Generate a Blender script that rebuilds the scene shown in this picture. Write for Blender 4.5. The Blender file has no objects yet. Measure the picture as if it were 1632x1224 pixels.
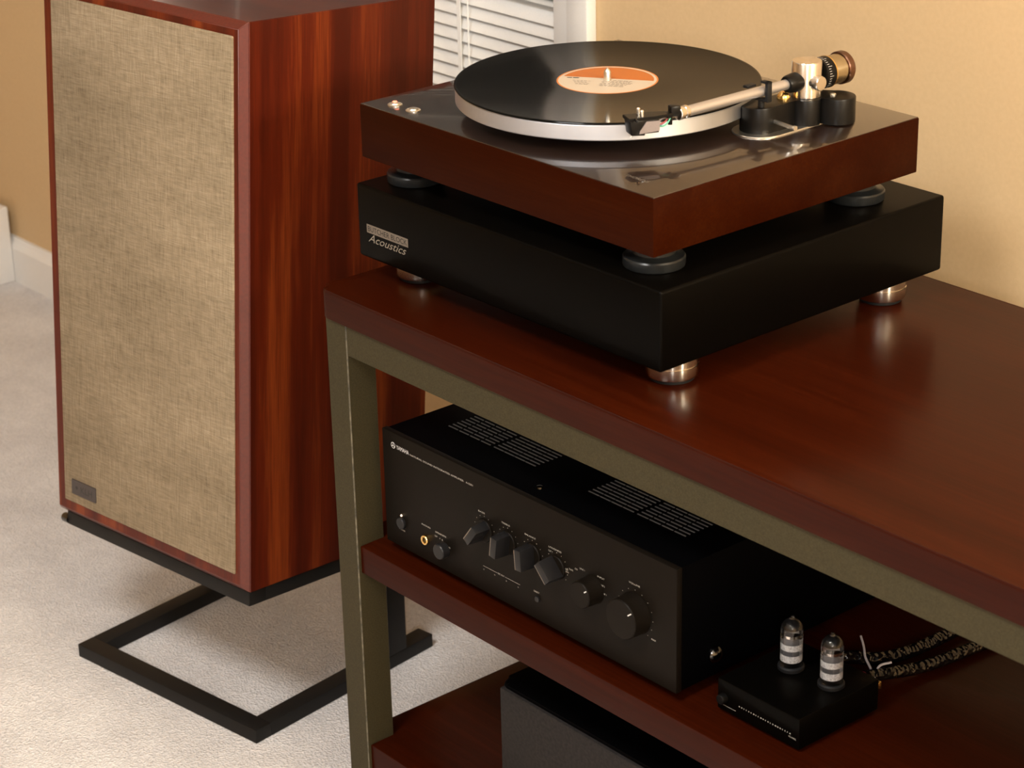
import bpy, bmesh, math, random
from mathutils import Vector, Matrix
random.seed(7)
scene = bpy.context.scene
C = scene.collection
R = math.radians
# all measures below are millimetres; z = 0 is the table top, the floor lies 632.3 mm lower
FLOOR = 632.3
def W(x, y, z): return Vector((x, y, z + FLOOR)) / 1000.0

# ------------------------------------------------------------------ camera
yaw, pitch, roll, fpx = R(50.134), R(22.824), R(-1.376), 3726.06
fw = Vector((-math.sin(yaw)*math.cos(pitch), math.cos(yaw)*math.cos(pitch), -math.sin(pitch)))
rt = Vector((math.cos(yaw), math.sin(yaw), 0)); up = rt.cross(fw)
r2 = rt*math.cos(roll) + up*math.sin(roll); u2 = -rt*math.sin(roll) + up*math.cos(roll)
cam_d = bpy.data.cameras.new('camera'); cam = bpy.data.objects.new('camera', cam_d); C.objects.link(cam)
M = Matrix((r2, u2, -fw)).transposed().to_4x4(); M.translation = W(1876.88, -1296.1, 834.445)
cam.matrix_world = M
cam_d.sensor_fit = 'HORIZONTAL'; cam_d.sensor_width = 36; cam_d.lens = 36*fpx/1632
cam_d.clip_start = 0.05; cam_d.clip_end = 50
cam_d.dof.use_dof = True; cam_d.dof.focus_distance = 2.35; cam_d.dof.aperture_fstop = 13
scene.camera = cam

# ------------------------------------------------------------------ world (night outside), lamps of the room, exposure
world = bpy.data.worlds.new('night'); scene.world = world; world.use_nodes = True
world.node_tree.nodes['Background'].inputs[0].default_value = (0.010, 0.012, 0.018, 1)
world.node_tree.nodes['Background'].inputs[1].default_value = 0.3
def area(name, loc, power, color, size, rot=(0, 0, 0)):
    l = bpy.data.lights.new(name, 'AREA'); l.shape = 'DISK'; l.size = size; l.energy = power; l.color = color
    o = bpy.data.objects.new(name, l); C.objects.link(o); o.location = loc; o.rotation_euler = rot; return o
def point(name, loc, power, color, rad):
    l = bpy.data.lights.new(name, 'POINT'); l.energy = power; l.color = color; l.shadow_soft_size = rad
    o = bpy.data.objects.new(name, l); C.objects.link(o); o.location = loc; return o
area('ceiling_light', (0.70, -1.40, 2.40), 56, (1.0, 0.98, 0.96), 0.70)
point('lamp_behind_viewer', (3.10, -2.30, 1.80), 135, (1.0, 0.97, 0.93), 0.20)
point('lamp_by_wall', (2.40, 0.10, 1.50), 160, (1.0, 0.88, 0.68), 0.14)
scene.view_settings.view_transform = 'Standard'; scene.view_settings.look = 'None'
scene.view_settings.gamma = 1.0; scene.view_settings.use_curve_mapping = False
scene.view_settings.exposure = 0.0

# ------------------------------------------------------------------ materials
def nt(name):
    m = bpy.data.materials.new(name); m.use_nodes = True
    t = m.node_tree; b = t.nodes['Principled BSDF']; return m, t, b
def N(t, typ, **kw):
    n = t.nodes.new(typ)
    for k, v in kw.items():
        if k in n.inputs: n.inputs[k].default_value = v
        else: setattr(n, k, v)
    return n
def coords(t, scale=(1, 1, 1), loc=(0, 0, 0), rot=(0, 0, 0)):
    c = N(t, 'ShaderNodeTexCoord'); m = N(t, 'ShaderNodeMapping')
    m.inputs['Scale'].default_value = scale; m.inputs['Location'].default_value = loc; m.inputs['Rotation'].default_value = rot
    t.links.new(c.outputs['Object'], m.inputs['Vector']); return m.outputs['Vector']
def ramp(t, fac, stops):
    r = N(t, 'ShaderNodeValToRGB'); e = r.color_ramp.elements
    while len(e) < len(stops): e.new(0.5)
    for i, (p, c) in enumerate(stops): e[i].position = p; e[i].color = (*c, 1)
    t.links.new(fac, r.inputs[0]); return r.outputs[0]
def bump(t, b, h, strength, dist=0.001):
    n = N(t, 'ShaderNodeBump'); n.inputs['Strength'].default_value = strength; n.inputs['Distance'].default_value = dist
    t.links.new(h, n.inputs['Height']); t.links.new(n.outputs[0], b.inputs['Normal'])
def plain(name, col, rough=0.5, metal=0.0, coat=0.0, spec=0.5, grain=0.0, gscale=900, bumpy=0.0):
    m, t, b = nt(name)
    b.inputs['Base Color'].default_value = (*col, 1); b.inputs['Roughness'].default_value = rough
    b.inputs['Metallic'].default_value = metal; b.inputs['Coat Weight'].default_value = coat
    b.inputs['Coat Roughness'].default_value = 0.08; b.inputs['Specular IOR Level'].default_value = spec
    n = N(t, 'ShaderNodeTexNoise'); n.inputs['Scale'].default_value = gscale; n.inputs['Detail'].default_value = 2
    t.links.new(coords(t), n.inputs['Vector'])
    g = max(grain, 0.04)
    lo = tuple(max(0, c*(1-g)) for c in col); hi = tuple(min(1, c*(1+g)) for c in col)
    t.links.new(ramp(t, n.outputs[0], [(0.3, lo), (0.7, hi)]), b.inputs['Base Color'])
    if bumpy: bump(t, b, n.outputs[0], bumpy, 0.0004)
    return m
def brushed(name, col, rough, aniso=0.8, axis='Z'):
    m, t, b = nt(name)
    b.inputs['Base Color'].default_value = (*col, 1); b.inputs['Metallic'].default_value = 1; b.inputs['Roughness'].default_value = rough
    b.inputs['Anisotropic'].default_value = aniso; b.inputs['Anisotropic Rotation'].default_value = 0.25
    tg = N(t, 'ShaderNodeTangent'); tg.direction_type = 'RADIAL'; tg.axis = axis
    t.links.new(tg.outputs[0], b.inputs['Tangent'])
    n = N(t, 'ShaderNodeTexNoise'); n.inputs['Scale'].default_value = 60
    t.links.new(coords(t), n.inputs['Vector'])
    t.links.new(ramp(t, n.outputs[0], [(0.2, tuple(c*0.94 for c in col)), (0.8, col)]), b.inputs['Base Color'])
    return m
def wood(name, cols, axis='z', band=22, fine=260, rough=0.35, coat=0.0, coat_rough=0.1, spec=0.5, contrast=(0.3, 0.5, 0.7), bumpy=0.05, mixw=0.42):
    """grain runs along `axis`; cols = dark, mid, light"""
    m, t, b = nt(name)
    ax = 'xyz'.index(axis)
    s1 = [band]*3; s1[ax] = band*0.035; s2 = [fine]*3; s2[ax] = fine*0.03
    n1 = N(t, 'ShaderNodeTexNoise'); n1.inputs['Scale'].default_value = 1; n1.inputs['Detail'].default_value = 3; n1.inputs['Distortion'].default_value = 0.3
    n2 = N(t, 'ShaderNodeTexNoise'); n2.inputs['Scale'].default_value = 1; n2.inputs['Detail'].default_value = 4
    t.links.new(coords(t, s1), n1.inputs['Vector']); t.links.new(coords(t, s2), n2.inputs['Vector'])
    mx = N(t, 'ShaderNodeMath', operation='MULTIPLY_ADD'); mx.inputs[1].default_value = mixw; 
    t.links.new(n2.outputs[0], mx.inputs[0])
    m2 = N(t, 'ShaderNodeMath', operation='MULTIPLY'); m2.inputs[1].default_value = 1-mixw; t.links.new(n1.outputs[0], m2.inputs[0])
    t.links.new(m2.outputs[0], mx.inputs[2])
    t.links.new(ramp(t, mx.outputs[0], list(zip(contrast, cols))), b.inputs['Base Color'])
    b.inputs['Roughness'].default_value = rough; b.inputs['Coat Weight'].default_value = coat
    b.inputs['Coat Roughness'].default_value = coat_rough; b.inputs['Specular IOR Level'].default_value = spec
    if bumpy: bump(t, b, n2.outputs[0], bumpy, 0.0003)
    return m

MT = {}
MT['mahogany'] = wood('ribbon_mahogany', [(0.050, 0.005, 0.0012), (0.085, 0.0095, 0.002), (0.19, 0.034, 0.006)], 'z', 30, 520, 0.36, 0.0, spec=0.30, contrast=(0.38, 0.52, 0.66), mixw=0.25)
MT['mahogany_top'] = wood('mahogany_crosswise', [(0.050, 0.005, 0.0012), (0.070, 0.009, 0.002), (0.11, 0.018, 0.004)], 'x', 30, 520, 0.30, 0.3, 0.1, spec=0.4, mixw=0.25)
MT['mahogany_edge'] = plain('glossy_red_edge_lipping', (0.085, 0.009, 0.003), 0.42, 0, 0.7, 0.3, grain=0.15, gscale=300)
MT['mahogany_edge'].node_tree.nodes['Principled BSDF'].inputs['Coat Roughness'].default_value = 0.34
MT['cherry'] = wood('dark_cherry_stain', [(0.017, 0.0023, 0.0004), (0.025, 0.0033, 0.0006), (0.037, 0.0055, 0.0010)], 'x', 16, 300, 0.34, 0.18, 0.2, 0.02, contrast=(0.3, 0.5, 0.7))
MT['plinth'] = wood('dark_walnut_gloss', [(0.015, 0.0020, 0.0003), (0.020, 0.0032, 0.0005), (0.028, 0.0055, 0.0010)], 'x', 20, 420, 0.4, 0.01, 0.1, 0.02)
MT['plinth_top'] = wood('dark_plinth_top', [(0.009, 0.004, 0.0025), (0.012, 0.005, 0.003), (0.016, 0.007, 0.004)], 'x', 20, 420, 0.3, 1.0, 0.05)
MT['black_gloss'] = plain('black_satin_lacquer', (0.0014, 0.0011, 0.0008), 0.36, 0, 0.025, 0.035)
MT['black'] = plain('black_paint', (0.0035, 0.0032, 0.003), 0.35, spec=0.2)
MT['matte_black'] = plain('matte_black_steel', (0.006, 0.0055, 0.005), 0.55, spec=0.25, bumpy=0.2, gscale=1500)
MT['amp_black'] = plain('black_anodised_front', (0.0060, 0.0044, 0.0030), 0.48, spec=0.08, grain=0.2, gscale=700)
MT['amp_top'] = plain('black_steel_cover', (0.0009, 0.0009, 0.0011), 0.5, spec=0.02)
MT['knob'] = plain('dark_grey_knob', (0.011, 0.0105, 0.011), 0.38, spec=0.25)
MT['rubber'] = plain('black_rubber', (0.008, 0.008, 0.0085), 0.5, spec=0.25)
MT['foot_grey'] = plain('dark_grey_foot', (0.010, 0.011, 0.0115), 0.3, 0.0, spec=0.35)
MT['aluminium'] = brushed('satin_aluminium', (0.56, 0.57, 0.60), 0.55, 0.55)
MT['foot_metal'] = brushed('polished_steel_gilt', (1.0, 0.93, 0.82), 0.17, 0.92)
MT['pillar'] = brushed('turned_steel', (0.86, 0.80, 0.72), 0.22, 0.85)
MT['weight'] = brushed('olive_nickel', (0.50, 0.42, 0.28), 0.24, 0.8, 'Y')
MT['copper'] = brushed('coppery_end_ring', (0.20, 0.11, 0.075), 0.28, 0.6, 'Y')
MT['tube_metal'] = plain('satin_tube', (0.52, 0.49, 0.475), 0.40, 0.8)
MT['plate_grey'] = plain('grey_plastic_plate', (0.20, 0.17, 0.165), 0.45)
MT['steel'] = plain('bright_steel', (0.85, 0.82, 0.76), 0.3, 1.0)
MT['gold'] = plain('gold_plate', (0.90, 0.60, 0.22), 0.22, 1.0)
MT['white_paint'] = plain('white_trim_paint', (0.80, 0.79, 0.77), 0.4)
MT['slat'] = plain('white_blind_slat', (0.88, 0.88, 0.86), 0.45)
MT['print'] = plain('pale_print', (0.42, 0.39, 0.34), 0.5)
MT['print_mid'] = plain('mid_print', (0.22, 0.19, 0.15), 0.5)
MT['print_bright'] = plain('white_print', (0.62, 0.61, 0.60), 0.5)
MT['print_dim'] = plain('dim_print', (0.14, 0.115, 0.09), 0.5)
MT['badge'] = plain('dark_badge', (0.045, 0.036, 0.034), 0.45)
MT['badge_print'] = plain('badge_print', (0.016, 0.013, 0.013), 0.5)
MT['screw'] = plain('dark_screw', (0.10, 0.10, 0.10), 0.18, 1.0)
MT['speckle'] = plain('speckled_grey_front', (0.017, 0.0145, 0.0140), 0.75, spec=0.2, grain=0.3, gscale=260, bumpy=0.25)
MT['worn'] = plain('worn_bare_edge', (0.085, 0.073, 0.047), 0.5, 0.0, grain=0.6, gscale=120)
MT['slot_grey'] = plain('vent_grey', (0.15, 0.15, 0.16), 0.45)
MT['silver_band'] = plain('silvered_band', (0.80, 0.80, 0.80), 0.35, 0.2, grain=0.3, gscale=600)
MT['chrome'] = plain('chrome', (0.85, 0.80, 0.75), 0.08, 1.0)
MT['wire_white'] = plain('white_wire', (0.55, 0.50, 0.52), 0.4)
for k, c in (('wire_green', (0.05, 0.35, 0.22)), ('wire_blue', (0.25, 0.50, 0.75)), ('wire_red', (0.45, 0.06, 0.05)), ('red_plug', (0.30, 0.015, 0.03))): MT[k] = plain(k, c, 0.4)

# olive powder coat of the table frame
m, t, b = nt('olive_grey_powder_coat'); MT['olive'] = m
n = N(t, 'ShaderNodeTexNoise'); n.inputs['Scale'].default_value = 700; n.inputs['Detail'].default_value = 3; t.links.new(coords(t), n.inputs['Vector'])
t.links.new(ramp(t, n.outputs[0], [(0.3, (0.032, 0.026, 0.0125)), (0.7, (0.050, 0.041, 0.020))]), b.inputs['Base Color'])
b.inputs['Roughness'].default_value = 0.55; b.inputs['Specular IOR Level'].default_value = 0.12; bump(t, b, n.outputs[0], 0.15, 0.0004)
# painted wall
m, t, b = nt('tan_wall_paint'); MT['wall'] = m
n = N(t, 'ShaderNodeTexNoise'); n.inputs['Scale'].default_value = 180; n.inputs['Detail'].default_value = 3; t.links.new(coords(t), n.inputs['Vector'])
t.links.new(ramp(t, n.outputs[0], [(0.3, (0.60, 0.425, 0.235)), (0.7, (0.63, 0.45, 0.25))]), b.inputs['Base Color'])
b.inputs['Roughness'].default_value = 0.7; bump(t, b, n.outputs[0], 0.06, 0.001)
MT['ceiling'] = plain('white_ceiling_paint', (0.78, 0.76, 0.72), 0.8)
# carpet
m, t, b = nt('pale_grey_beige_carpet'); MT['carpet'] = m
n1 = N(t, 'ShaderNodeTexNoise'); n1.inputs['Scale'].default_value = 9; n1.inputs['Detail'].default_value = 5; n1.inputs['Roughness'].default_value = 0.65
n2 = N(t, 'ShaderNodeTexNoise'); n2.inputs['Scale'].default_value = 230; n2.inputs['Detail'].default_value = 3
n3 = N(t, 'ShaderNodeTexVoronoi'); n3.inputs['Scale'].default_value = 330
for q in (n1, n2, n3): t.links.new(coords(t), q.inputs['Vector'])
c1 = ramp(t, n1.outputs[0], [(0.3, (0.65, 0.62, 0.61)), (0.7, (0.82, 0.79, 0.775))])
c2 = ramp(t, n2.outputs[0], [(0.3, (0.82, 0.82, 0.82)), (0.72, (1.0, 1.0, 1.0))])
mm = N(t, 'ShaderNodeMix', data_type='RGBA', blend_type='MULTIPLY'); mm.inputs[0].default_value = 1
t.links.new(c1, mm.inputs[6]); t.links.new(c2, mm.inputs[7]); t.links.new(mm.outputs[2], b.inputs['Base Color'])
b.inputs['Roughness'].default_value = 0.95; b.inputs['Specular IOR Level'].default_value = 0.1; b.inputs['Sheen Weight'].default_value = 0.2
ad = N(t, 'ShaderNodeMath', operation='ADD'); t.links.new(n2.outputs[0], ad.inputs[0]); t.links.new(n3.outputs[0], ad.inputs[1]); bump(t, b, ad.outputs[0], 0.6, 0.004)
# grille cloth: crossing slubby threads
m, t, b = nt('oatmeal_linen_cloth'); MT['cloth'] = m
na = N(t, 'ShaderNodeTexNoise'); na.inputs['Scale'].default_value = 1; na.inputs['Detail'].default_value = 3; t.links.new(coords(t, (60, 60, 900)), na.inputs['Vector'])
nb = N(t, 'ShaderNodeTexNoise'); nb.inputs['Scale'].default_value = 1; nb.inputs['Detail'].default_value = 3; t.links.new(coords(t, (900, 60, 60)), nb.inputs['Vector'])
nc = N(t, 'ShaderNodeTexNoise'); nc.inputs['Scale'].default_value = 1; nc.inputs['Detail'].default_value = 3; t.links.new(coords(t, (4, 4, 14)), nc.inputs['Vector'])
ca = ramp(t, na.outputs[0], [(0.28, (0.17, 0.130, 0.083)), (0.5, (0.275, 0.215, 0.140)), (0.75, (0.40, 0.325, 0.225))])
cb = ramp(t, nb.outputs[0], [(0.28, (0.17, 0.130, 0.083)), (0.5, (0.275, 0.215, 0.140)), (0.75, (0.40, 0.325, 0.225))])
mm = N(t, 'ShaderNodeMix', data_type='RGBA', blend_type='MIX'); mm.inputs[0].default_value = 0.5; t.links.new(ca, mm.inputs[6]); t.links.new(cb, mm.inputs[7])
cc = ramp(t, nc.outputs[0], [(0.3, (0.72, 0.71, 0.69)), (0.7, (1.0, 1.0, 1.0))])
m3 = N(t, 'ShaderNodeMix', data_type='RGBA', blend_type='MULTIPLY'); m3.inputs[0].default_value = 1; t.links.new(mm.outputs[2], m3.inputs[6]); t.links.new(cc, m3.inputs[7])
t.links.new(m3.outputs[2], b.inputs['Base Color']); b.inputs['Roughness'].default_value = 0.9; b.inputs['Specular IOR Level'].default_value = 0.15
ad = N(t, 'ShaderNodeMath', operation='ADD'); t.links.new(na.outputs[0], ad.inputs[0]); t.links.new(nb.outputs[0], ad.inputs[1]); bump(t, b, ad.outputs[0], 0.5, 0.0008)
# vinyl: black with fine circular grooves, band gaps between tracks
m, t, b = nt('black_vinyl_grooves'); MT['vinyl'] = m
b.inputs['Base Color'].default_value = (0.0022, 0.002, 0.0016, 1); b.inputs['Roughness'].default_value = 0.13; b.inputs['Specular IOR Level'].default_value = 0.08
sx = N(t, 'ShaderNodeVectorMath', operation='LENGTH'); t.links.new(coords(t, (1, 1, 0)), sx.inputs[0])
nz = N(t, 'ShaderNodeTexNoise', noise_dimensions='1D'); nz.inputs['Scale'].default_value = 700; nz.inputs['Detail'].default_value = 2; t.links.new(sx.outputs['Value'], nz.inputs['W'])
rr = N(t, 'ShaderNodeMapRange'); rr.inputs['From Min'].default_value = 0.3; rr.inputs['From Max'].default_value = 0.7; rr.inputs['To Min'].default_value = 0.07; rr.inputs['To Max'].default_value = 0.15
t.links.new(nz.outputs[0], rr.inputs[0]); t.links.new(rr.outputs[0], b.inputs['Roughness'])
bump(t, b, nz.outputs[0], 0.04, 0.0002)
# record label: orange field above a cream field, cream ring, orange rim
m, t, b = nt('orange_and_cream_label'); MT['label'] = m
v = coords(t); ln = N(t, 'ShaderNodeVectorMath', operation='LENGTH'); t.links.new(v, ln.inputs[0])
dt = N(t, 'ShaderNodeVectorMath', operation='DOT_PRODUCT'); t.links.new(v, dt.inputs[0]); a_ = R(33.2); dt.inputs[1].default_value = (-math.sin(a_), math.cos(a_), 0)
g1 = N(t, 'ShaderNodeMath', operation='GREATER_THAN'); g1.inputs[1].default_value = 0.0045; t.links.new(dt.outputs['Value'], g1.inputs[0])
g2 = N(t, 'ShaderNodeMath', operation='GREATER_THAN'); g2.inputs[1].default_value = 0.0458; t.links.new(ln.outputs['Value'], g2.inputs[0])
g3 = N(t, 'ShaderNodeMath', operation='GREATER_THAN'); g3.inputs[1].default_value = 0.0484; t.links.new(ln.outputs['Value'], g3.inputs[0])
def mixc(f, a, bb):
    q = N(t, 'ShaderNodeMix', data_type='RGBA'); t.links.new(f, q.inputs[0])
    for i, x in ((6, a), (7, bb)):
        if isinstance(x, tuple): q.inputs[i].default_value = (*x, 1)
        else: t.links.new(x, q.inputs[i])
    return q.outputs[2]
cream, orange = (0.50, 0.42, 0.325), (0.42, 0.115, 0.014)
k = mixc(g1.outputs[0], cream, orange); k = mixc(g2.outputs[0], k, cream); k = mixc(g3.outputs[0], k, (0.50, 0.16, 0.03))
t.links.new(k, b.inputs['Base Color']); b.inputs['Roughness'].default_value = 0.5
# braided cable; its sparkle is painted as pale specks in the base colour
m, t, b = nt('dark_braided_cable'); MT['braid'] = m
n = N(t, 'ShaderNodeTexVoronoi'); n.inputs['Scale'].default_value = 200; t.links.new(coords(t), n.inputs['Vector'])
t.links.new(ramp(t, n.outputs['Distance'], [(0.0, (0.06, 0.05, 0.052)), (0.05, (0.004, 0.0028, 0.0028))]), b.inputs['Base Color'])
b.inputs['Roughness'].default_value = 0.14; bump(t, b, n.outputs['Distance'], 0.9, 0.002)
# glass
def glass(name, col, rough=0.02):
    m, t, b = nt(name); b.inputs['Base Color'].default_value = (*col, 1); b.inputs['Transmission Weight'].default_value = 1; b.inputs['Roughness'].default_value = rough; b.inputs['IOR'].default_value = 1.45
    n = N(t, 'ShaderNodeTexNoise'); n.inputs['Scale'].default_value = 5; t.links.new(coords(t), n.inputs['Vector'])
    t.links.new(ramp(t, n.outputs[0], [(0.2, col), (0.8, tuple(min(1, c*1.02) for c in col))]), b.inputs['Base Color']); return m
MT['glass'] = glass('window_glass', (0.9, 0.95, 0.95)); MT['tube_glass'] = glass('valve_glass', (0.93, 0.93, 0.95))
# small indicator lamps
def lamp(name, col, e):
    m, t, b = nt(name); b.inputs['Base Color'].default_value = (*col, 1); b.inputs['Emission Color'].default_value = (*col, 1); b.inputs['Emission Strength'].default_value = e; return m
MT['led_red'] = lamp('red_indicator', (1.0, 0.25, 0.15), 1.2); MT['led_amber'] = lamp('amber_indicator', (1.0, 0.75, 0.5), 2.0)

# ------------------------------------------------------------------ mesh helpers (millimetres in, metres out)
S = 0.001
def link(name, bm, mat, parent=None, smooth=True, loc=None):
    bmesh.ops.recalc_face_normals(bm, faces=bm.faces)
    me = bpy.data.meshes.new(name); bm.to_mesh(me); bm.free()
    mats = mat if isinstance(mat, (list, tuple)) else [mat]
    for q in mats: me.materials.append(MT[q])
    if smooth:
        for p in me.polygons: p.use_smooth = True
        me.set_sharp_from_angle(angle=R(32))
    o = bpy.data.objects.new(name, me); C.objects.link(o)
    if parent: o.parent = parent
    if loc: o.location = Vector(loc)*S
    return o
def dup(o, parent=None, loc=None, rot=None):
    c = o.copy(); C.objects.link(c); c.parent = parent if parent else o.parent
    if loc is not None: c.location = Vector(loc)*S
    if rot is not None: c.rotation_euler = rot
    return c
def thing(name, label, cat, loc, rot=(0, 0, 0), group=None):
    o = bpy.data.objects.new(name, None); C.objects.link(o); o.location = loc; o.rotation_euler = rot
    o.empty_display_size = 0.05; o['label'] = label; o['category'] = cat
    if group: o['group'] = group
    return o
def struct(o, label=None):
    o['kind'] = 'structure'
    if label: o['label'] = label
    return o
def hexa(bm, pts, bev=0, seg=2):
    """8 corners: bottom 4 (ccw) then top 4"""
    vs = [bm.verts.new(Vector(p)*S) for p in pts]
    fs = [bm.faces.new([vs[i] for i in f]) for f in ((3, 2, 1, 0), (4, 5, 6, 7), (0, 1, 5, 4), (1, 2, 6, 5), (2, 3, 7, 6), (3, 0, 4, 7))]
    if bev:
        es = list({e for f in fs for e in f.edges})
        bmesh.ops.bevel(bm, geom=es, offset=bev*S, segments=seg, profile=0.5, affect='EDGES')
def box(bm, x0, x1, y0, y1, z0, z1, bev=0, seg=2):
    hexa(bm, [(x0, y0, z0), (x1, y0, z0), (x1, y1, z0), (x0, y1, z0), (x0, y0, z1), (x1, y0, z1), (x1, y1, z1), (x0, y1, z1)], bev, seg)
def B(x0, x1, y0, y1, z0, z1, bev=0, seg=2):
    bm = bmesh.new(); box(bm, x0, x1, y0, y1, z0, z1, bev, seg); return bm
def lathe(bm, prof, n=48, c=(0, 0, 0), axis='z'):
    """prof: (r, h) points; closed where r = 0"""
    rings = []
    def P(r, h, a):
        x, y = r*math.cos(a), r*math.sin(a)
        p = {'z': (x, y, h), 'y': (x, h, y), 'x': (h, x, y)}[axis]
        return (Vector(p) + Vector(c))*S
    for r, h in prof:
        if r <= 1e-6: rings.append([bm.verts.new(P(0, h, 0))])
        else: rings.append([bm.verts.new(P(r, h, 2*math.pi*i/n)) for i in range(n)])
    for a, b_ in zip(rings, rings[1:]):
        for i in range(n):
            j = (i+1) % n
            if len(a) == 1 and len(b_) == 1: continue
            if len(a) == 1: bm.faces.new((a[0], b_[i], b_[j]))
            elif len(b_) == 1: bm.faces.new((a[i], a[j], b_[0]))
            else: bm.faces.new((a[i], a[j], b_[j], b_[i]))
def L(prof, n=48, c=(0, 0, 0), axis='z'):
    bm = bmesh.new(); lathe(bm, prof, n, c, axis); return bm
def disc(r, h0, h1, ch=0.6):  # solid turned piece with small chamfers
    return [(0, h0), (r-ch, h0), (r, h0+ch), (r, h1-ch), (r-ch, h1), (0, h1)]
def prism(bm, outline, z0, z1, bev=0, seg=2):
    lo = [bm.verts.new(Vector((x, y, z0))*S) for x, y in outline]; hi = [bm.verts.new(Vector((x, y, z1))*S) for x, y in outline]
    n = len(outline); bm.faces.new(lo[::-1]); tf = bm.faces.new(hi)
    for i in range(n): bm.faces.new((lo[i], lo[(i+1) % n], hi[(i+1) % n], hi[i]))
    if bev: bmesh.ops.bevel(bm, geom=list(tf.edges), offset=bev*S, segments=seg, profile=0.5, affect='EDGES')
def smooth_path(pts, k=8):
    pts = [Vector(p) for p in pts]; P = [pts[0]*2-pts[1]] + pts + [pts[-1]*2-pts[-2]]; out = []
    for i in range(1, len(P)-2):
        a, b_, c, d = P[i-1:i+3]
        for j in range(k):
            u = j/k; out.append(0.5*((2*b_) + (c-a)*u + (2*a-5*b_+4*c-d)*u*u + (3*b_-a-3*c+d)*u**3))
    out.append(pts[-1]); return out
def tube(bm, pts, r, n=10, smooth=True):
    P = smooth_path(pts) if smooth else [Vector(p) for p in pts]
    rings = []; prev = None
    for i, p in enumerate(P):
        d = (P[min(i+1, len(P)-1)] - P[max(i-1, 0)]).normalized()
        if prev is None: prev = d.orthogonal().normalized()
        nn = (prev - d*prev.dot(d)).normalized(); prev = nn; bb = d.cross(nn)
        rings.append([bm.verts.new((p + (nn*math.cos(2*math.pi*q/n) + bb*math.sin(2*math.pi*q/n))*r)*S) for q in range(n)])
    for a, b_ in zip(rings, rings[1:]):
        for i in range(n): bm.faces.new((a[i], a[(i+1) % n], b_[(i+1) % n], b_[i]))
    bm.faces.new(rings[0][::-1]); bm.faces.new(rings[-1])
def T_(pts, r, n=10, smooth=True):
    bm = bmesh.new(); tube(bm, pts, r, n, smooth); return bm
def text(bm, s, x0, x1, y, plane, at, height=None, shear=0.0):
    """flat lettering fitted between x0 and x1 on baseline y; plane 'front' faces -y at y=at, 'top' faces +z at z=at"""
    cu = bpy.data.curves.new('txt', 'FONT'); cu.body = s; cu.size = 1; cu.shear = shear; cu.resolution_u = 3
    o = bpy.data.objects.new('txt', cu); C.objects.link(o); bpy.context.view_layer.update()
    me = bpy.data.meshes.new_from_object(o.evaluated_get(bpy.context.evaluated_depsgraph_get()))
    bpy.data.objects.remove(o); bpy.data.curves.remove(cu)
    xs = [v.co.x for v in me.vertices]; ys = [v.co.y for v in me.vertices]
    if not xs: return
    sx = (x1-x0)/(max(xs)-min(xs)); sy = sx if height is None else height/(max(ys)-min(ys)); mx, my = min(xs), min(ys)
    vs = []
    for v in me.vertices:
        px, py = x0+(v.co.x-mx)*sx, y+(v.co.y-my)*sy
        vs.append(bm.verts.new(Vector((px, at, py) if plane == 'front' else (px, py, at))*S))
    for p in me.polygons:
        try: bm.faces.new([vs[i] for i in p.vertices])
        except ValueError: pass
    bpy.data.meshes.remove(me)
def dash(bm, x0, x1, z0, z1, y):
    vs = [bm.verts.new(Vector(p)*S) for p in ((x0, y, z0), (x1, y, z0), (x1, y, z1), (x0, y, z1))]; bm.faces.new(vs)
def flatlink(name, bm, mat, parent):
    me = bpy.data.meshes.new(name); bm.to_mesh(me); bm.free(); me.materials.append(MT[mat])
    o = bpy.data.objects.new(name, me); C.objects.link(o); o.parent = parent; return o

# ------------------------------------------------------------------ the room
WY = 604.6; X0, X1, Y0 = -3300, 4600, -6000; CEIL = 2440-FLOOR
wx0, wx1, wz0, wz1 = -1230, -300, -95, 1180   # window opening in the back wall
bm = bmesh.new(); box(bm, X0, X1, Y0, WY, -FLOOR-40, -FLOOR); struct(link('floor', bm, 'carpet', loc=(0, 0, FLOOR), smooth=False), 'pale grey-beige carpet')
bm = bmesh.new()
for a in ((X0, wx0, -FLOOR, CEIL), (wx1, X1, -FLOOR, CEIL), (wx0, wx1, -FLOOR, wz0), (wx0, wx1, wz1, CEIL)): box(bm, a[0], a[1], WY, WY+120, a[2], a[3])
struct(link('wall_back', bm, 'wall', loc=(0, 0, FLOOR), smooth=False), 'tan painted wall behind the speaker and table')
struct(link('wall_left', B(X0-100, X0, Y0, WY+120, -FLOOR, CEIL), 'wall', loc=(0, 0, FLOOR), smooth=False))
struct(link('wall_right', B(X1, X1+100, Y0, WY+120, -FLOOR, CEIL), 'wall', loc=(0, 0, FLOOR), smooth=False))
struct(link('wall_front', B(X0, X1, Y0-100, Y0, -FLOOR, CEIL), 'wall', loc=(0, 0, FLOOR), smooth=False))
struct(link('ceiling', B(X0, X1, Y0, WY+120, CEIL, CEIL+60), 'ceiling', loc=(0, 0, FLOOR), smooth=False))
bm = bmesh.new()
prof = [(WY, -FLOOR), (WY-14, -FLOOR), (WY-14, -FLOOR+66), (WY-9, -FLOOR+76), (WY-6, -FLOOR+84), (WY, -FLOOR+84)]
a = [bm.verts.new(Vector((X0, y, z))*S) for y, z in prof]; b_ = [bm.verts.new(Vector((X1, y, z))*S) for y, z in prof]
for i in range(len(prof)): bm.faces.new((a[i], a[(i+1) % 6], b_[(i+1) % 6], b_[i]))
bm.faces.new(a); bm.faces.new(b_[::-1])
struct(link('baseboard_back', bm, 'white_paint', loc=(0, 0, FLOOR), smooth=False), 'white baseboard along the tan wall')
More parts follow.
